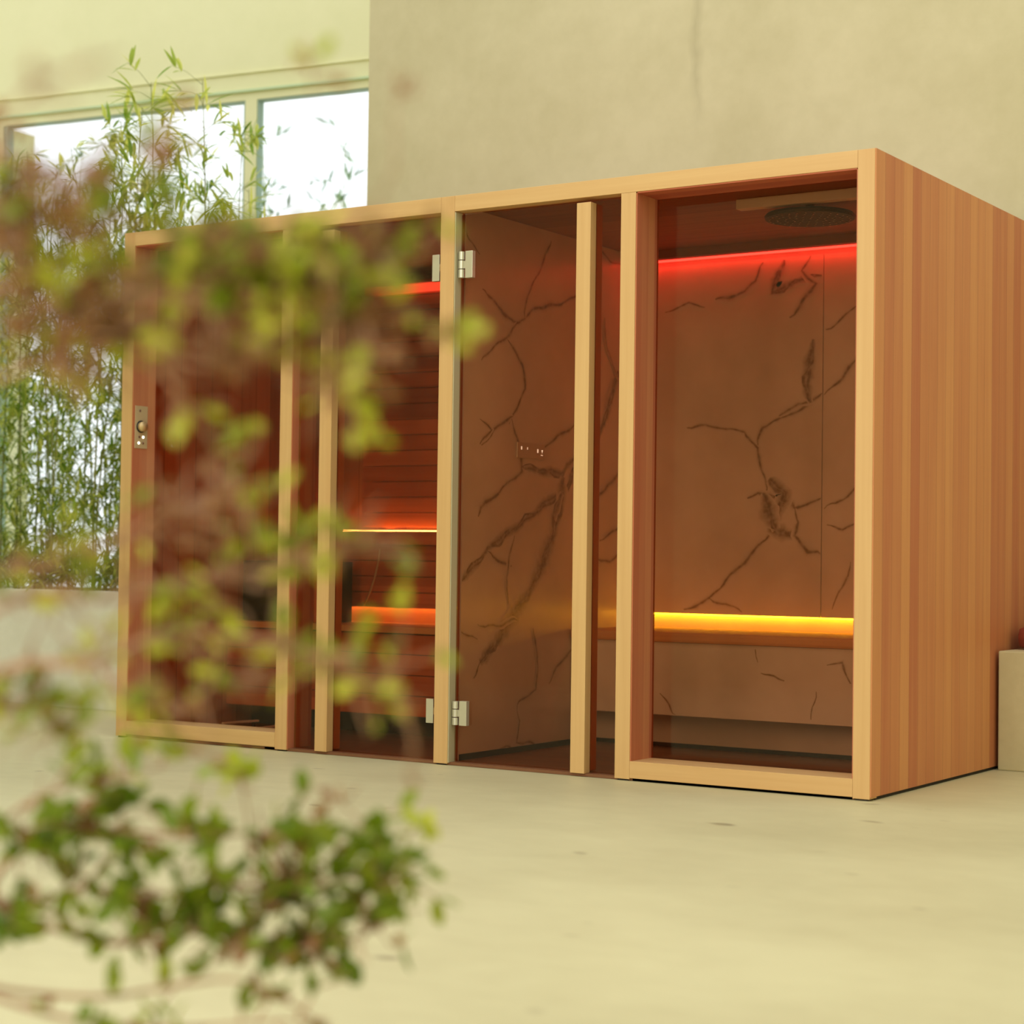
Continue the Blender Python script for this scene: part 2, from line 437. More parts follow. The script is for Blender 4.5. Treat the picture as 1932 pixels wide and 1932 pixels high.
# marble cladding with traced veins
def vein_strips(bm, lay, pts, width, frame, seed, strength=0.85, wob=1.0, edge=0.0):
    """pts on the slab in metres (a, z); irregular tapering strip, soft at its edges"""
    rnd = random.Random(seed)
    P = []
    for (a0, b0), (a1, b1) in zip(pts, pts[1:]):
        L = math.hypot(a1-a0, b1-b0); n = max(2, int(L/0.018))
        for i in range(n): P.append((a0+(a1-a0)*i/n, b0+(b1-b0)*i/n))
    P.append(pts[-1])
    n = len(P); rows = []
    ph = [rnd.uniform(0, 6.28) for _ in range(4)]
    for i, (a, b) in enumerate(P):
        a2, b2 = P[min(i+1, n-1)]; a1, b1 = P[max(i-1, 0)]
        dx, dz = a2-a1, b2-b1; L = math.hypot(dx, dz) or 1
        nx, nz = -dz/L, dx/L
        j = wob*(0.006*math.sin(i*0.31+ph[0]) + 0.0045*math.sin(i*0.83+ph[1]) + rnd.uniform(-0.002, 0.002))
        if i in (0, n-1): j = 0
        wd = width*(0.85+0.2*math.sin(i*0.35+ph[2])+rnd.uniform(-0.18, 0.2))
        wd *= min(1, 0.4+min(i, n-1-i)*0.2)
        rows.append([(a+nx*(j+k*wd), b+nz*(j+k*wd)) for k in (-1.0, -0.3, 0.3, 1.0)])
    vals = (edge, strength, strength, edge)
    vr = []
    for r in rows:
        q = []
        for (a, b), v in zip(r, vals):
            vt = bm.verts.new(frame(a, b)); vt[lay] = v; q.append(vt)
        vr.append(q)
    for p_, q in zip(vr, vr[1:]):
        for k in range(3):
            bm.faces.new((p_[k], p_[k+1], q[k+1], q[k]))

def slab(name, x0, x1, y0, y1, z0, z1, veins, axis, parent, seed=1):
    mb = MB(); mb.box(x0, x1, y0, y1, z0, z1)
    bm = mb.bm; lay = bm.verts.layers.float.new('vein')
    clipped = []
    strands = []
    for pts, wd in veins:
        if wd > 0.022:
            strands.append((pts, wd*1.05, 0.72, 0.6, 0.0))
            for q in range(2): strands.append((pts, wd*0.26, 0.95, 1.2+0.5*q, 0.72))
        else:
            strands.append((pts, wd*1.15, 0.30, 0.8, 0.0)); strands.append((pts, wd*0.5, 0.9, 0.85, 0.3))
    for k, (pts, wd, stg, wb_, eg) in enumerate(strands):
        off = 0.0005 + 0.00004*k
        if axis == 0: fr = lambda a, b, o_=off: (x1+o_, min(max(a, y0+0.002), y1-0.002), min(max(b, z0+0.002), z1-0.002))
        else: fr = lambda a, b, o_=off: (min(max(a, x0+0.002), x1-0.002), y0-o_, min(max(b, z0+0.002), z1-0.002))
        vein_strips(bm, lay, pts, wd, fr, seed*50+(k if eg == 0 else k-1), stg, wb_, eg)
    # veins must face outwards: keep winding of the strips free, shader is two sided
    return mb.build(name, 'marble', parent)

def tr(axis, val, pts):
    """where points of the photo lie on the slab's plane"""
    out = []
    for u, v in pts:
        p = onplane(u, v, axis, val)
        out.append((p[1] if axis == 0 else p[0], p[2]))
    return out
PX = 1.720
part_veins = [(tr(0, PX, q), wd) for q, wd in [
    ([(910, 545), (940, 580), (975, 610), (1010, 585), (1075, 565), (1110, 545)], 0.018),
    ([(975, 610), (950, 640), (908, 680)], 0.017),
    ([(957, 640), (985, 690), (992, 735), (968, 785), (960, 800)], 0.019),
    ([(968, 785), (930, 812), (908, 840)], 0.016),
    ([(905, 790), (925, 812), (905, 838)], 0.014),
    ([(965, 790), (980, 850), (985, 890), (940, 930), (905, 955), (902, 975)], 0.020),
    ([(985, 880), (1030, 890), (1060, 895), (1085, 860)], 0.024),
    ([(1040, 455), (1020, 500), (995, 560), (990, 600)], 0.014),
    ([(862, 405), (885, 450), (905, 480)], 0.013),
    ([(1020, 850), (1060, 820), (1085, 800)], 0.016),
    ([(1085, 880), (1070, 920), (1010, 965), (960, 1005), (920, 1035), (900, 1060), (870, 1095)], 0.026),
    ([(1062, 900), (1055, 960), (1040, 1020), (1020, 1070), (990, 1130), (950, 1190), (905, 1250)], 0.046),
    ([(905, 1250), (893, 1280)], 0.015),
    ([(1060, 930), (1045, 975), (1042, 1010)], 0.03),
    ([(920, 1040), (945, 1060), (965, 1068)], 0.016),
    ([(970, 1010), (955, 1090), (958, 1140)], 0.012),
    ([(900, 1178), (940, 1180), (975, 1170)], 0.014),
    ([(862, 1190), (880, 1200), (900, 1206)], 0.013),
    ([(1005, 1185), (1013, 1230), (1010, 1300), (975, 1330)], 0.013),
    ([(975, 1330), (980, 1360), (975, 1400), (1020, 1408)], 0.012),
    ([(1085, 1220), (1050, 1260), (1035, 1290)], 0.014),
    ([(930, 1420), (960, 1410), (985, 1418)], 0.010),
    ([(1165, 700), (1145, 780), (1125, 830)], 0.030),
    ([(1170, 890), (1140, 925), (1115, 935)], 0.020),
    ([(1170, 990), (1130, 1020)], 0.016),
    ([(1120, 1050), (1150, 1060), (1170, 1040)], 0.014),
    ([(1140, 600), (1145, 660), (1165, 720)], 0.012),
    ([(1120, 460), (1150, 490), (1172, 500)], 0.012),
]]
# clear of the ceiling, floor and front edge: clamp happens in the slab
slab('marble_panel', 1.7138, PX, 0.076, 1.400, 0.012, 2.1175, part_veins, 0, cabin, 2)
YB = 1.400
bk = [(tr(1, YB, q), wd) for q, wd in [
    ([(1296, 807), (1330, 803), (1370, 812), (1405, 815), (1430, 845), (1440, 890), (1446, 930)], 0.014),
    ([(1551, 742), (1520, 765), (1480, 785), (1440, 808), (1430, 840)], 0.017),
    ([(1551, 742), (1535, 750), (1500, 768), (1470, 785)], 0.020),
    ([(1446, 930), (1455, 960), (1470, 985), (1450, 1010), (1420, 1040), (1385, 1080), (1360, 1110), (1340, 1130), (1290, 1150)], 0.016),
    ([(1410, 940), (1430, 930), (1460, 935), (1490, 950), (1500, 960), (1530, 950), (1551, 940)], 0.020),
    ([(1450, 905), (1480, 930), (1470, 970), (1455, 1000), (1500, 1010)], 0.040),
    ([(1500, 960), (1510, 985), (1500, 1010), (1525, 1040), (1551, 1045)], 0.022),
    ([(1440, 930), (1450, 970), (1465, 1000)], 0.045),
    ([(1340, 1130), (1370, 1140), (1400, 1155)], 0.016),
    ([(1440, 495), (1425, 530), (1405, 550), (1350, 565)], 0.020),
    ([(1480, 490), (1465, 530), (1460, 550), (1500, 530), (1551, 520)], 0.026),
    ([(1530, 480), (1515, 510), (1540, 535), (1510, 575), (1490, 600)], 0.020),
    ([(1255, 590), (1300, 575), (1330, 580)], 0.012),
    ([(1535, 640), (1520, 720), (1530, 760)], 0.030),
]]
bk2 = [(tr(1, YB, q), wd) for q, wd in [
    ([(1555, 745), (1590, 715), (1620, 670)], 0.018),
    ([(1558, 622), (1590, 600), (1625, 570)], 0.014),
    ([(1555, 960), (1590, 940), (1625, 910)], 0.016),
    ([(1560, 990), (1590, 1000), (1620, 990)], 0.014),
    ([(1605, 1060), (1590, 1110), (1570, 1150)], 0.010),
]]
slab('marble_panel', 1.7205, 2.609, YB, 1.425, 0.553, 2.060, bk, 1, cabin, 3)
slab('marble_panel', 2.612, 3.3440, YB, 1.425, 0.553, 2.060, bk2, 1, cabin, 4)
box('led_strip', 1.722, 3.343, 1.352, 1.392, 2.0785, 2.0845, 'red', cabin)['label'] = 'glowing red light strip under the ceiling'
box('led_strip', 1.722, 3.343, 1.404, 1.420, 0.546, 0.5525, 'yellow', cabin)['label'] = 'glowing yellow light strip above the bench'

# glazing
g = box('window_pane', 0.0645, 0.8765, 0.138, 0.146, 0.072, 2.086, 'bronze', cabin); g['label'] = 'bronze tinted fixed pane'
g = box('window_pane', 2.5075, 3.3405, 0.152, 0.160, 0.070, 2.086, 'bronze', cabin); g['label'] = 'bronze tinted fixed pane'
def hinge(parent, x0, side, z0, z1, y=0.030):
    mb = MB()
    h = z1-z0; g_ = 0.0016
    for k in range(3):
        mb.cyl((x0, y-0.006, z0+h*k/3+g_), (0, 0, 1), 0.0125, h/3-2*g_, 18)
    xa, xb = (x0+0.019*side, x0+0.052*side)
    mb.box(min(xa, xb), max(xa, xb), y-0.010, y+0.010, z0, z1, 0.001)
    mb.box(min(x0, xa), max(x0, xa), y-0.008, y+0.004, z0+h*0.36, z0+h*0.64)
    return mb.build('hinge', 'steel', parent)
d1 = box('glass_door', 0.944, 1.6525, 0.041, 0.049, 0.014, 2.082, 'bronze', cabin); d1['label'] = 'bronze glass sauna door'
box('handle_bar', 1.080, 1.140, 0.0, 0.0405, 0.012, 2.070, 'post', d1, 0.0015)
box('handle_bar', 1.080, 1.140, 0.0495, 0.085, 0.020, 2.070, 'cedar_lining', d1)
d2 = box('glass_door', 1.7235, 2.4415, 0.041, 0.049, 0.014, 2.082, 'bronze', cabin); d2['label'] = 'bronze glass steam room door'
box('handle_bar', 2.258, 2.317, 0.0, 0.0405, 0.012, 2.072, 'post', d2, 0.0015)
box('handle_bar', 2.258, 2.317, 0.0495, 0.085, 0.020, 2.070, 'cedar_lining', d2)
hinge(d2, 1.737, 1, 1.838, 1.940); hinge(d2, 1.737, 1, 0.150, 0.242)
hinge(d1, 1.641, -1, 1.838, 1.940, 0.050); hinge(d1, 1.641, -1, 0.150, 0.242, 0.050)

# ------------------------------------------------------------------ sauna fittings
ub = thing('upper_sauna_bench', 'upper cedar bench inside the sauna, under the slatted backrest', 'bench', (0.86, 1.17, 0.5))
box('bench_top', 0.064, 1.652, 0.95, 1.396, 0.862, 0.895, 'bench', ub)
box('bench_edge', 0.064, 1.652, 0.925, 0.9495, 0.835, 0.893, 'cedar_slat', ub)
mb = MB()
for k in range(4):
    mb.box(0.064, 1.652, 0.972, 0.990, 0.553+0.071*k, 0.553+0.071*k+0.067, 0.0015)
mb.build('riser_boards', 'cedar_slat', ub)
box('riser_back', 0.064, 1.652, 0.9915, 0.998, 0.575, 0.861, 'cedar_back', ub)
box('recess_panel', 0.064, 1.652, 1.030, 1.039, 0.4855, 0.861, 'bench', ub)
box('led_strip', 0.40, 1.650, 0.9995, 1.010, 0.570, 0.578, 'amber_soft', ub)
lb = thing('lower_sauna_bench', 'lower cedar bench with a horizontal board front inside the sauna', 'bench', (0.86, 0.75, 0.013))
box('bench_top', 0.064, 1.652, 0.60, 1.040, 0.458, 0.485, 'bench', lb, 0.002)
mb = MB()
for k in range(4):
    mb.box(0.064, 1.652, 0.625, 0.645, 0.110+0.0865*k, 0.110+0.0865*k+0.083, 0.0015)
mb.build('front_boards', 'cedar_slat', lb)
box('recess_panel', 0.064, 1.652, 0.80, 0.98, 0.0125, 0.458, 'gap', lb)  # near-black panel paints in the shade of the gap under the bench
br = thing('slatted_wall_panel', 'wall-high panel of dark horizontal cedar slats, lit red on top and amber below', 'wall panel', (1.0, 1.24, 0.9))
mb = MB(); z = 0.918; k = 0
while z < 2.0:
    mb.box(0.352, 1.652, 1.232, 1.250, z, z+0.068, 0.0015); z += 0.072
mb.build('slats', 'cedar_slat', br)
box('backboard', 0.40, 1.652, 1.2505, 1.262, 0.93, 2.02, 'cedar_wall', br)
for x in (0.45, 1.0, 1.55): box('bracket', x, x+0.04, 1.2625, 1.3985, 0.915, 2.02, 'cedar_wall', br)
box('light_shelf', 0.352, 1.652, 1.205, 1.262, 2.047, 2.06, 'cedar_slat', br)
box('led_strip', 0.36, 1.650, 1.214, 1.229, 2.008, 2.0465, 'red_soft', br)['label'] = 'glowing red band standing in for the lit top slat'  # glowing box in place of the red-lit slat surface
box('led_strip', 0.36, 1.650, 1.205, 1.215, 0.8955, 0.9005, 'amber', br)['label'] = 'glowing amber light strip along the bench'
box('led_strip', 0.16, 1.650, 1.290, 1.302, 0.8955, 0.905, 'amber', br)['label'] = 'glowing amber light strip on the bottom edge'
ht = thing('sauna_heater', 'black sauna heater behind a cedar guard, standing on the lower bench', 'heater', (0.35, 0.8, 0.486))
box('heater_box', 0.085, 0.575, 0.700, 0.880, 0.4865, 0.757, 'black', ht, 0.004)
mb = MB()
for k in range(5): mb.box(0.33+0.046*k, 0.33+0.046*k+0.042, 0.684, 0.699, 0.4865, 0.770)
mb.build('guard', 'cedar_wall', ht)
rod = tag(MB().tube([onplane(u, v, 1, 0.93) for u, v in ((717, 1036), (714, 1060), (707, 1090), (698, 1118), (686, 1143))], 0.004, 0.004, 8)
          .build('curved_rod', 'steel', None, True, loc=onplane(686, 1143, 1, 0.93)), 'thin pale curved metal rod standing on the lower sauna bench', 'rod')
for k, (a, b) in enumerate((((420, 1364), (487, 1359)), ((470, 1375), (535, 1368)))):
    p, q = onplane(*a, 2, 0.066), onplane(*b, 2, 0.066)
    dv = (q-p); dv.z = 0; ln = dv.length
    t_ = thing('duct_bar', 'thin white metal bar on the sauna floor, the %s of the two' % ('farther', 'nearer')[k], 'metal bar', (p.x, p.y, 0.0125))
    t_['o'] = [0, 0, 0]
    MB().box(0, ln, -0.007, 0.007, 0.048, 0.056, 0.001).build('bar', 'white', t_)
    for u_ in (0.02, ln-0.03):
        MB().box(u_, u_+0.01, -0.006, 0.006, 0.0, 0.048).build('foot', 'black', t_)
    t_.rotation_euler = (0, 0, math.atan2(dv.y, dv.x))

# control panel on the left reveal
cp = thing('sauna_control_panel', 'narrow clear control panel with a brass knob on the left reveal of the cabin', 'control panel', (0.0645, 0.05, 1.32))
pl_ = box('panel_plate', 0.0643, 0.0675, 0.014, 0.088, 1.229, 1.411, 'panel', cp, 0.001)
MB().cyl((0.0677, 0.047, 1.322), (1, 0, 0), 0.021, 0.022, 28).build('knob', plain('brass_knob', lin(226, 196, 140), 0.35, 0.3), cp, True)
MB().cyl((0.0676, 0.047, 1.322), (1, 0, 0), 0.026, 0.003, 28).build('knob_ring', 'black', cp, True)
for (yy, zz, on) in ((0.038, 1.278, 0), (0.062, 1.278, 1), (0.036, 1.252, 1), (0.060, 1.252, 0)):
    MB().cyl((0.0677, yy, zz), (1, 0, 0), 0.0055, 0.002, 14).build('button', 'dot' if on else 'chrome', cp)
MB().cyl((0.0677, 0.040, 1.390), (1, 0, 0), 0.006, 0.002, 14).build('button', 'chrome', cp)

# ------------------------------------------------------------------ steam room fittings
sb = thing('steam_room_bench', 'marble steam room bench with a wooden seat edge lit yellow from above', 'bench', (2.5, 1.1, 0.013))
box('seat', 1.724, 3.342, 0.87, 1.428, 0.452, 0.492, 'bench', sb, 0.011)
fv = [(tr(1, 0.885, q), wd) for q, wd in [
    ([(1245, 1308), (1262, 1330), (1275, 1352)], 0.012),
    ([(1435, 1270), (1460, 1276), (1480, 1285)], 0.014),
    ([(1540, 1305), (1535, 1335), (1530, 1358)], 0.012),
    ([(1425, 1225), (1430, 1250)], 0.010),
    ([(1560, 1255), (1590, 1248), (1605, 1290)], 0.012),
]]
slab('front_panel', 1.724, 3.342, 0.885, 0.905, 0.160, 0.4515, fv, 1, sb, 5)
box('recess_panel', 1.724, 3.342, 1.070, 1.090, 0.030, 0.4515, 'marble', sb)
box('shadow_gap_strip', 1.724, 3.342, 1.080, 1.10, 0.0125, 0.0295, 'gap', sb)
sh = thing('rain_shower', 'round dark rain shower head under a white plate on the steam room ceiling', 'shower', (2.92, 0.6, 2.117))
box('ceiling_plate', 2.685, 3.335, 0.43, 0.475, 2.081, 2.117, 'white', sh, 0.001)
hdm = MB().lathe((2.905, 0.60, 0), [(0.02, 2.076), (0.16, 2.071), (0.168, 2.062), (0.164, 2.052)], 48)
for ring, n in ((0.03, 6), (0.06, 12), (0.09, 18), (0.12, 24), (0.148, 30)):
    for k in range(n):
        t = 2*math.pi*k/n
        hdm.cyl((2.905+ring*math.cos(t), 0.6+ring*math.sin(t), 2.0485), (0, 0, 1), 0.004, 0.004, 6, mi=1)
hdm.build('shower_head', ['nozzle', 'chrome'], sh)
MB().cyl((2.905, 0.60, 2.0745), (0, 0, 1), 0.016, 0.043, 20).build('shower_arm', 'chrome', sh, True)

sc = thing('steam_control_panel', 'small flat control panel with lit symbols on the marble wall of the steam room', 'control panel', (1.7208, 0.548, 1.21))
box('panel_plate', 1.7215, 1.7265, 0.447, 0.649, 1.182, 1.243, plain('smoked_panel', lin(206, 190, 172), 0.3, 0.0), sc, 0.001)
box('side_edge', 1.7265, 1.7272, 0.447, 0.4495, 1.183, 1.242, 'steel', sc)
for yy, zz, a, b in ((0.476, 1.221, 0.004, 0.008), (0.520, 1.221, 0.002, 0.006), (0.597, 1.215, 0.005, 0.009), (0.630, 1.218, 0.006, 0.002), (0.630, 1.213, 0.002, 0.006), (0.628, 1.199, 0.009, 0.0015)):
    box('lit_symbol', 1.7267, 1.7275, yy-a*0.75, yy+a*0.75, zz-b*0.8, zz+b*0.8, 'dotw', sc)

# small timber packer under the left window rail and the cabin's feet
tag(box('packer', 0.815, 0.872, 0.012, 0.06, 0.0, 0.0125, 'rail', loc=(0.84, 0.03, 0)), 'small pale timber packer under the left end of the cabin front', 'packer')
mb = MB()
for x in (0.03, 0.907, 1.686, 2.473, 3.375):
    box('foot_pad', x-0.022, x+0.022, 0.008, 0.05, 0.0, 0.006, 'gap', cabin)
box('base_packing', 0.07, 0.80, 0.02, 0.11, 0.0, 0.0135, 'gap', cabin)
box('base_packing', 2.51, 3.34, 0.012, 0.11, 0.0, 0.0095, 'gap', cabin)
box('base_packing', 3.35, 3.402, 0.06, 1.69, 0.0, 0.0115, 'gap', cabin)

# ------------------------------------------------------------------ block on the right with a cushion
bm_ = MB(); bm_.box(3.423, 5.4, 1.215, 1.795, 0, 0.453, 0.006)
tag(bm_.build('masonry_block', 'block', loc=(3.9, 1.5, 0)), 'low cream plaster block standing against the right side of the cabin', 'block')
mb = MB(); mb.box(3.44, 3.86, 1.36, 1.78, 0.455, 0.545, 0.04)
tag(mb.build('seat_cushion', 'rust', smooth=True, loc=(3.65, 1.57, 0.455)), 'rust red cushion lying on the low cream block', 'cushion')

# ------------------------------------------------------------------ planter and bamboo
pt = thing('raised_planter', 'long low white plastered planter full of bamboo below the windows', 'planter', (-2.2, 1.35, 0))
mb = MB(); mb.box(-4.6, -0.10, 0.948, 1.02, 0, 0.589, 0.004).box(-4.6, -0.10, 1.68, 1.745, 0, 0.589, 0.004)
mb.box(-0.165, -0.10, 1.02, 1.68, 0, 0.589).box(-4.6, -4.53, 1.02, 1.68, 0, 0.589).box(-4.53, -0.165, 1.02, 1.68, 0, 0.05)
mb.build('planter_body', 'planter', pt)
box('soil', -4.53, -0.165, 1.02, 1.68, 0.05, 0.545, 'soil', pt)

def leaf(bm, lay, p, d, up, L, W, tone, fold=0.15, kind='lance'):
    d = d.normalized(); s = d.cross(up)
    if s.length < 1e-3: s = d.orthogonal()
    s.normalize(); nrm = s.cross(d)
    prof = [(0.0, 0.04), (0.22, 0.85), (0.5, 1.0), (0.78, 0.62), (1.0, 0.02)] if kind == 'lance' else [(0.0, 0.06), (0.25, 0.8), (0.55, 1.0), (0.85, 0.68), (1.0, 0.12)]
    L3 = []
    for t, w_ in prof:
        c = p + d*(L*t) - nrm*(L*0.16*t*t)
        a = bm.verts.new(c + s*(W*0.5*w_) + nrm*(fold*W*w_)); b = bm.verts.new(c); e_ = bm.verts.new(c - s*(W*0.5*w_) + nrm*(fold*W*w_))
        for v in (a, b, e_): v[lay] = tone
        L3.append((a, b, e_))
    for q, r in zip(L3, L3[1:]):
        bm.faces.new((q[0], q[1], r[1], r[0])); bm.faces.new((q[1], q[2], r[2], r[1]))

def rv(rnd, z=(-1, 1)):
    while True:
        v = Vector((rnd.uniform(-1, 1), rnd.uniform(-1, 1), rnd.uniform(*z)))
        if 0.05 < v.length <= 1: return v.normalized()

def bamboo_meshes(seed, hgt, n_sprays, z0f, lm):
    rnd = random.Random(seed)
    lean = Vector((rnd.uniform(-0.10, 0.10), rnd.uniform(-0.08, 0.08), 0))
    def pos(t): return Vector((lean.x*t*t*hgt, lean.y*t*t*hgt, t*hgt))
    cm = MB(); n = int(hgt/0.22)
    cm.tube([pos(i/n) for i in range(n+1)], 0.0075, 0.002, 7)
    for i in range(1, n):
        p = pos(i/n); cm.cyl(p-Vector((0, 0, 0.003)), (0, 0, 1), 0.0088*(1-0.6*i/n)+0.001, 0.006, 7)
    lf = bmesh.new(); lay = lf.verts.layers.float.new('tone')
    for k in range(n_sprays):
        t = z0f + (1-z0f)*(rnd.random()**(0.8 if z0f > 0.3 else 1.25))
        b = pos(t); az = rnd.uniform(0, 6.283)
        out = Vector((math.cos(az), math.sin(az), rnd.uniform(0.2, 1.1))).normalized()
        Lb = rnd.uniform(0.10, 0.34)*(1.15-0.5*t)
        tip = b + out*Lb - Vector((0, 0, Lb*0.15))
        cm.tube([b, b+out*Lb*0.5, tip], 0.0016, 0.0007, 4)
        for j in range(rnd.randint(4, 7)):
            f = rnd.uniform(0.45, 1.0)
            d = (out + rv(rnd)*0.9 + Vector((0, 0, -0.25))).normalized()
            leaf(lf, lay, b.lerp(tip, f), d, Vector((0, 0, 1)), rnd.uniform(0.08, 0.15), rnd.uniform(0.013, 0.022), rnd.random()**1.3)
    lay2 = cm.bm.verts.layers.float.new('tone')
    for v in cm.bm.verts: v[lay2] = rnd.random()
    me1 = bpy.data.meshes.new('culm'); cm.bm.to_mesh(me1); cm.bm.free()
    me2 = bpy.data.meshes.new('leaves'); lf.to_mesh(me2); lf.free()
    me1.materials.append(MT['culm']); me2.materials.append(MT[lm])
    return me1, me2
protos = [bamboo_meshes(30+i, h, ns, zf, 'bleaf') for i, (h, ns, zf) in enumerate(((2.75, 74, 0.01), (2.6, 76, 0.01), (2.9, 72, 0.02), (2.45, 34, 0.45), (2.5, 36, 0.4)))]
oprotos = [bamboo_meshes(60+i, h, ns, zf, 'oleaf') for i, (h, ns, zf) in enumerate(((3.9, 60, 0.2), (3.4, 56, 0.2)))]

def plant(proto, x, y, z, rz, sc_, label, group, name='bamboo'):
    t = thing(name, label, 'bamboo', (x, y, z), group)
    for nm, me in zip(('culm', 'leaves'), proto):
        o = bpy.data.objects.new(nm, me); COL.objects.link(o); o.parent = t
    t.rotation_euler = (0, 0, rz); t.scale = (sc_, sc_, sc_)
    return t
rnd = random.Random(5)
for i in range(37):
    if i < 27:   # thick clump beside the cabin
        x = (-2.35 + 1.15*i/13 if i < 14 else -2.3 + 1.1*(i-14)/12) + rnd.uniform(-0.04, 0.04)
        y = rnd.uniform(1.08, 1.30) if i < 14 else rnd.uniform(1.40, 1.62)
        pr = protos[rnd.randrange(3)]; s_ = rnd.uniform(0.70, 0.86)
        plant(pr, x, y, 0.5452, rnd.uniform(0, 6.28), s_, 'leafy green bamboo in the thick clump at the left of the cabin', 'bamboos left of the cabin')
    else:
        x, y, s_ = ((-1.28, 1.3, 1.0), (-0.98, 1.25, 1.08), (-1.12, 1.55, 0.86), (-0.86, 1.5, 0.80), (-0.68, 1.3, 0.82), (-0.55, 1.5, 0.86), (-1.42, 1.45, 0.9), (-0.63, 1.24, 1.07), (-0.80, 1.6, 0.98), (-1.12, 1.15, 1.03))[i-27]
        plant(protos[3 + i % 2], x, y, 0.5452, rnd.uniform(0, 6.28), s_,
              ('tallest bamboo, its tip above the window head', 'sparse bamboo whose leaves rise over the left end of the cabin roof')[0 if i == 28 else 1],
              None if i == 28 else 'bamboos over the left end of the cabin')
for i, (x, y, sc2) in enumerate(((-4.5, 3.9, 0.95), (-3.9, 4.3, 0.9), (-3.45, 3.8, 0.84), (-2.95, 4.2, 0.86), (-2.45, 3.9, 0.92), (-2.15, 4.1, 0.95), (-1.85, 3.8, 0.93), (-3.2, 4.6, 0.95))):
    plant(oprotos[i % 2], x, y, 0, rnd.uniform(0, 6.28), sc2,
          'bluish green bamboo growing outside behind the window glass', 'bamboos outside the windows')

# ------------------------------------------------------------------ shrubs close to the camera
potc = at(-700, 1932, 2.2)
pot = thing('planter_bowl', 'low round sandstone bowl that holds the two blurred shrubs', 'planter', (potc.x, potc.y, 0))
MB().lathe((potc.x, potc.y, 0), [(0.20, 0.0), (0.27, 0.03), (0.33, 0.11), (0.345, 0.165), (0.325, 0.168), (0.31, 0.14)], 48).build('bowl', 'pot', pot, True)
MB().cyl((potc.x, potc.y, 0.135), (0, 0, 1), 0.312, 0.012, 40).build('soil', 'soil', pot)

def smooth_path(P, n=6):
    out = []
    for i in range(len(P)-1):
        p0 = P[max(i-1, 0)]; p1 = P[i]; p2 = P[i+1]; p3 = P[min(i+2, len(P)-1)]
        for k in range(n):
            t = k/n
            out.append(0.5*((2*p1)+(p2-p0)*t+(2*p0-5*p1+4*p2-p3)*t*t+(3*p1-p0-3*p2+p3)*t**3))
    out.append(P[-1]); return out

class Shrub:
    def __init__(s, name, label, base, seed, mult=1.6, bare=0.42, lsc=1.0):
        s.mult, s.bare, s.lsc = mult, bare, lsc
        s.root = thing(name, label, 'shrub', base); s.base = Vector(base)
        s.rnd = random.Random(seed)
        s.fol = {}
        s.tw = MB(); s.twl = s.tw.bm.verts.layers.float.new('tone')
    def foliage(s, m):
        if m not in s.fol:
            b = bmesh.new(); s.fol[m] = (b, b.verts.layers.float.new('tone'))
        return s.fol[m]
    def branch(s, pts, r0, r1, n_twigs, tl, leaves, mix, size=(0.018, 0.029), start=0.15, up=0.2):
        """pts = (px, py, depth) of the photo; mix = list of leaf kinds to pick from"""
        rnd = s.rnd
        P = smooth_path([p if isinstance(p, Vector) else at(*p) for p in pts])
        mb = MB(); mb.bm.verts.layers.float.new('tone')
        mb.tube(P, r0, r1, 7)
        lay = mb.bm.verts.layers.float['tone']
        for v in mb.bm.verts: v[lay] = rnd.random()
        mb.build('branch', 'twig', s.root, True)
        N = len(P)-1
        for k in range(int(n_twigs*s.mult)):
            f = start + (1-start)*rnd.random(); i = min(int(f*N), N-1)
            b = P[i].lerp(P[i+1], f*N-i)
            d = (rv(rnd)+Vector((0, 0, up))+(P[i+1]-P[i]).normalized()*0.5).normalized()
            L = tl*rnd.uniform(0.4, 1.1)
            side = rv(rnd)*L*0.22
            path = [b, b+d*L*0.5+side, b+d*L]
            s.tw.tube(path, 0.0021, 0.0009, 5)
            if rnd.random() < s.bare: continue
            m = rnd.choice(mix)
            for j in range(rnd.randint(*leaves)):
                q = rnd.uniform(0.15, 1.0)
                p = path[0].lerp(path[1], q*2) if q < 0.5 else path[1].lerp(path[2], q*2-1)
                mm = m if rnd.random() < 0.75 else rnd.choice(mix)
                bm, ly = s.foliage(mm)
                L2 = rnd.uniform(*size)*(0.7 if mm == 'brown' else 1.0)*s.lsc
                leaf(bm, ly, p, (d*0.5+rv(rnd)).normalized(), rv(rnd), L2, L2*rnd.uniform(0.5, 0.7), rnd.random(), 0.1, 'ovate')
    def done(s):
        for v in s.tw.bm.verts: v[s.twl] = s.rnd.random()
        s.tw.build('twigs', 'twig', s.root)['kind'] = 'stuff'
        for m, (bm, ly) in s.fol.items():
            bmesh.ops.translate(bm, verts=bm.verts, vec=-s.base)
            me = bpy.data.meshes.new('leaves'); bm.to_mesh(me); bm.free()
            o = link('leaves', me, m, s.root); o['kind'] = 'stuff'
            o['label'] = {'green': 'green leaves', 'deep': 'deep green leaves', 'lime': 'lime yellow leaves', 'brown': 'bronze brown leaves'}[m]

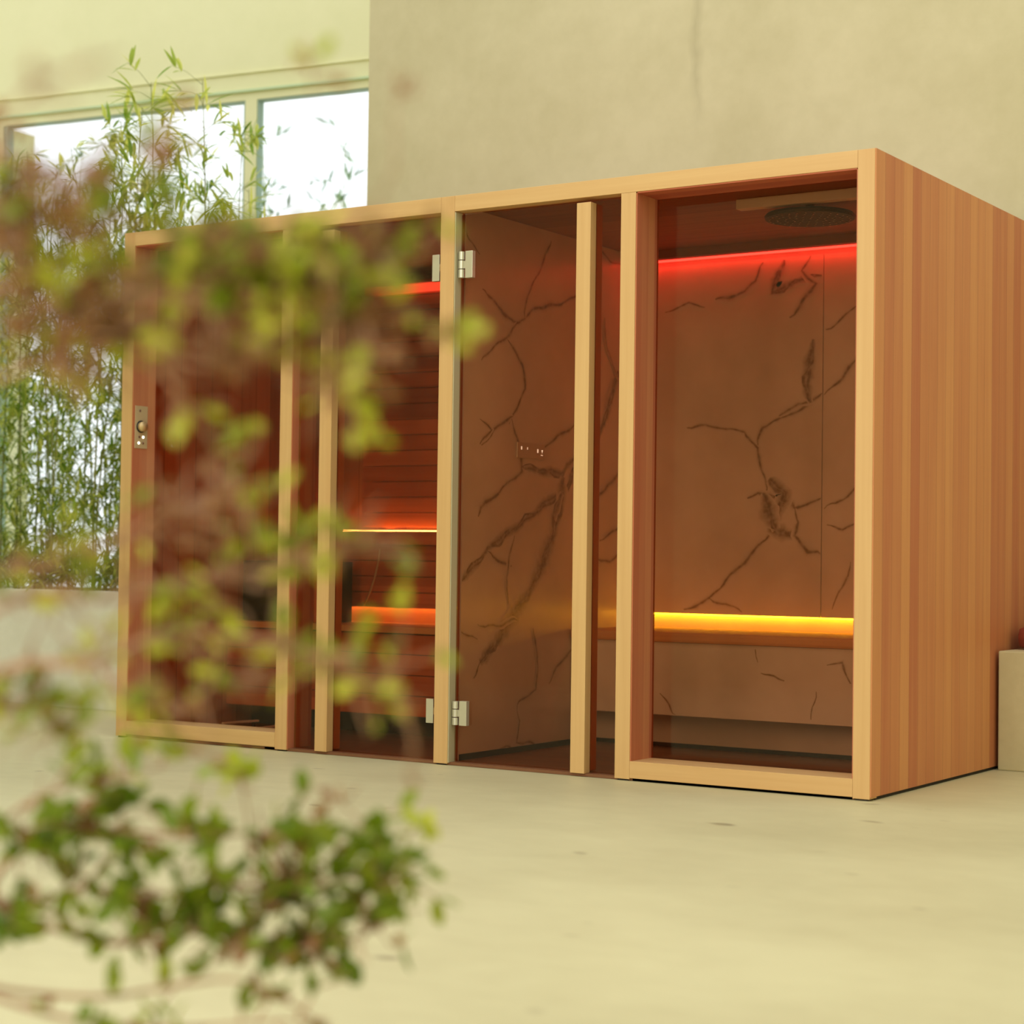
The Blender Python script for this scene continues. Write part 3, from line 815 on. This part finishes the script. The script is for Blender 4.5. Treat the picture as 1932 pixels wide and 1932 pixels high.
b1 = Vector((potc.x-0.05, potc.y+0.05, 0.1475)); b2 = Vector((potc.x+0.06, potc.y-0.04, 0.1475))
T = Shrub('tall_shrub', 'tall out-of-focus shrub with bronze brown and lime leaves in front of the sauna', b1, 21)
G = ['lime', 'green']; BR = ['brown', 'brown', 'brown', 'green']; MX = ['lime', 'green', 'brown', 'brown']
st = Vector((b1.x, b1.y, b1.z))
trunk = [st, at(-170, 1500, 2.11), at(-150, 1150, 2.01), at(-130, 800, 1.91), at(-120, 500, 1.86)]
T.branch(trunk, 0.011, 0.005, 14, 0.12, (3, 6), MX, start=0.3)
T.branch([at(-122, 520, 1.86), (0, 330, 1.86), (110, 400, 1.83), (200, 420, 1.81), (290, 310, 1.79), (310, 260, 1.79)], 0.004, 0.0015, 30, 0.06, (3, 6), BR)
T.branch([at(-130, 640, 1.88), (0, 540, 1.86), (120, 530, 1.83), (260, 520, 1.81), (400, 500, 1.79), (540, 480, 1.78), (650, 490, 1.77), (735, 480, 1.77)], 0.005, 0.0012, 96, 0.068, (3, 6), ['green', 'brown', 'brown', 'brown', 'brown', 'lime'])
T.branch([at(-130, 760, 1.91), (40, 700, 1.88), (160, 650, 1.86), (260, 640, 1.83), (380, 690, 1.81), (520, 660, 1.81), (640, 610, 1.81), (720, 560, 1.81)], 0.0045, 0.0012, 62, 0.075, (3, 5), ['brown', 'brown', 'brown', 'lime'])
T.branch([(200, 560, 1.81), (320, 560, 1.79), (440, 600, 1.79), (560, 560, 1.79), (660, 650, 1.79), (660, 720, 1.79)], 0.003, 0.001, 48, 0.085, (3, 5), ['brown', 'brown', 'lime'])
T.branch([(300, 690, 1.81), (350, 760, 1.81), (400, 830, 1.81), (440, 920, 1.81), (480, 990, 1.81)], 0.0025, 0.001, 10, 0.05, (2, 3), G)
T.branch([(540, 430, 1.78), (580, 300, 1.78), (590, 180, 1.78), (576, 105, 1.78)], 0.0015, 0.0006, 3, 0.04, (1, 2), ['brown', 'lime'], start=0.7)
T.branch([(660, 440, 1.77), (740, 330, 1.79), (745, 210, 1.79), (778, 140, 1.79)], 0.0012, 0.0006, 3, 0.03, (1, 2), ['brown', 'lime'], start=0.75)
T.branch([(720, 560, 1.81), (790, 590, 1.81), (840, 620, 1.81), (872, 640, 1.81)], 0.0015, 0.0006, 4, 0.03, (2, 3), ['lime', 'brown'], start=0.5)
T.branch([at(-125, 560, 2.0), (0, 420, 1.85), (90, 560, 1.84), (150, 640, 1.84), (230, 600, 1.84)], 0.004, 0.0015, 60, 0.085, (3, 5), ['brown'])
T.branch([at(-122, 500, 1.95), (-20, 300, 1.85), (60, 330, 1.84), (140, 350, 1.84), (210, 330, 1.84)], 0.004, 0.0015, 22, 0.07, (2, 4), ['brown'])
T.branch([at(-140, 600, 1.86), (-60, 350, 1.45), (40, 190, 1.28), (140, 130, 1.22), (230, 110, 1.2)], 0.003, 0.001, 3, 0.04, (2, 3), ['brown'], start=0.5)
T.branch([(300, 500, 1.8), (420, 470, 1.79), (520, 520, 1.79), (600, 560, 1.79)], 0.003, 0.001, 40, 0.06, (3, 5), ['lime', 'green', 'green', 'brown'])
# middle tier
T.branch([at(-150, 1150, 2.01), (0, 1080, 1.96), (120, 1060, 1.93), (240, 1010, 1.91), (330, 960, 1.91), (440, 950, 1.91)], 0.004, 0.0012, 26, 0.085, (2, 4), MX)
T.branch([at(-150, 1250, 2.01), (40, 1130, 1.96), (200, 1130, 1.93), (340, 1100, 1.91), (470, 1080, 1.91), (600, 1050, 1.91), (680, 1030, 1.91)], 0.004, 0.001, 34, 0.085, (2, 4), MX)
T.branch([at(-155, 1350, 2.06), (20, 1260, 2.01), (180, 1250, 1.96), (330, 1190, 1.94), (480, 1210, 1.91), (600, 1240, 1.91), (700, 1290, 1.91), (780, 1320, 1.91)], 0.0055, 0.001, 36, 0.085, (2, 4), ['lime', 'green', 'lime', 'brown'])
T.branch([(180, 1250, 1.96), (260, 1340, 1.96), (350, 1330, 1.94), (430, 1280, 1.94), (520, 1300, 1.94)], 0.003, 0.001, 18, 0.07, (3, 5), ['lime', 'green', 'brown'])
T.branch([at(-160, 1420, 2.11), (-20, 1330, 2.06), (60, 1330, 2.03), (120, 1380, 2.01)], 0.003, 0.001, 20, 0.06, (3, 5), ['green', 'green', 'brown'])
T.done()
Lw = Shrub('bushy_shrub', 'low bushy out-of-focus green shrub in front of the pale floor', b2, 33, 0.78, 0.25, 1.5)
GG = ['deep', 'deep', 'green', 'brown']
tr2 = [Vector((b2.x, b2.y, b2.z)), at(-120, 1850, 2.38), at(-60, 1720, 2.4)]
Lw.branch(tr2, 0.009, 0.005, 6, 0.08, (3, 5), GG)
Lw.branch([at(-90, 1790, 2.39), (20, 1620, 2.4), (130, 1560, 2.4), (250, 1570, 2.4), (370, 1580, 2.4), (480, 1570, 2.4), (600, 1580, 2.4), (690, 1560, 2.4)], 0.005, 0.001, 78, 0.085, (3, 6), GG)
Lw.branch([at(-90, 1800, 2.39), (0, 1740, 2.4), (140, 1680, 2.42), (280, 1690, 2.42), (420, 1670, 2.42), (560, 1680, 2.42), (680, 1650, 2.42), (740, 1680, 2.42)], 0.005, 0.001, 92, 0.09, (3, 6), GG)
Lw.branch([(60, 1740, 2.4), (220, 1780, 2.4), (380, 1760, 2.4), (500, 1790, 2.4), (620, 1780, 2.4), (720, 1750, 2.4)], 0.004, 0.001, 70, 0.085, (3, 6), GG)
Lw.branch([at(-100, 1840, 2.35), (30, 1870, 2.35), (200, 1880, 2.35), (330, 1860, 2.35), (450, 1850, 2.35), (560, 1900, 2.35), (640, 1960, 2.35)], 0.004, 0.0012, 14, 0.07, (2, 4), ['green', 'brown'], start=0.3)
Lw.branch([at(-100, 1850, 2.35), (120, 1920, 2.3), (300, 1940, 2.3), (480, 1930, 2.3), (620, 1925, 2.3)], 0.004, 0.0015, 16, 0.06, (2, 4), ['green', 'brown'])
Lw.branch([at(-90, 1790, 2.39), (-10, 1580, 2.4), (60, 1510, 2.4), (150, 1480, 2.4), (230, 1470, 2.4), (320, 1440, 2.4)], 0.0035, 0.001, 14, 0.06, (2, 4), ['brown', 'green', 'lime'], start=0.3)
Lw.branch([(470, 1570, 2.4), (465, 1520, 2.4), (455, 1480, 2.4), (458, 1460, 2.4)], 0.0018, 0.0007, 6, 0.03, (2, 3), ['lime', 'green'], start=0.5)
Lw.branch([(700, 1640, 2.42), (750, 1610, 2.42), (775, 1570, 2.42), (800, 1550, 2.42)], 0.0016, 0.0007, 6, 0.035, (2, 3), ['lime'], start=0.75)
Lw.branch([(690, 1560, 2.4), (650, 1520, 2.4), (620, 1490, 2.4)], 0.0016, 0.0007, 5, 0.03, (2, 3), ['brown', 'green'], start=0.5)
Lw.done()

bpy.context.view_layer.update()
for o in list(bpy.data.objects):
    if 'o' in o.keys(): del o['o']
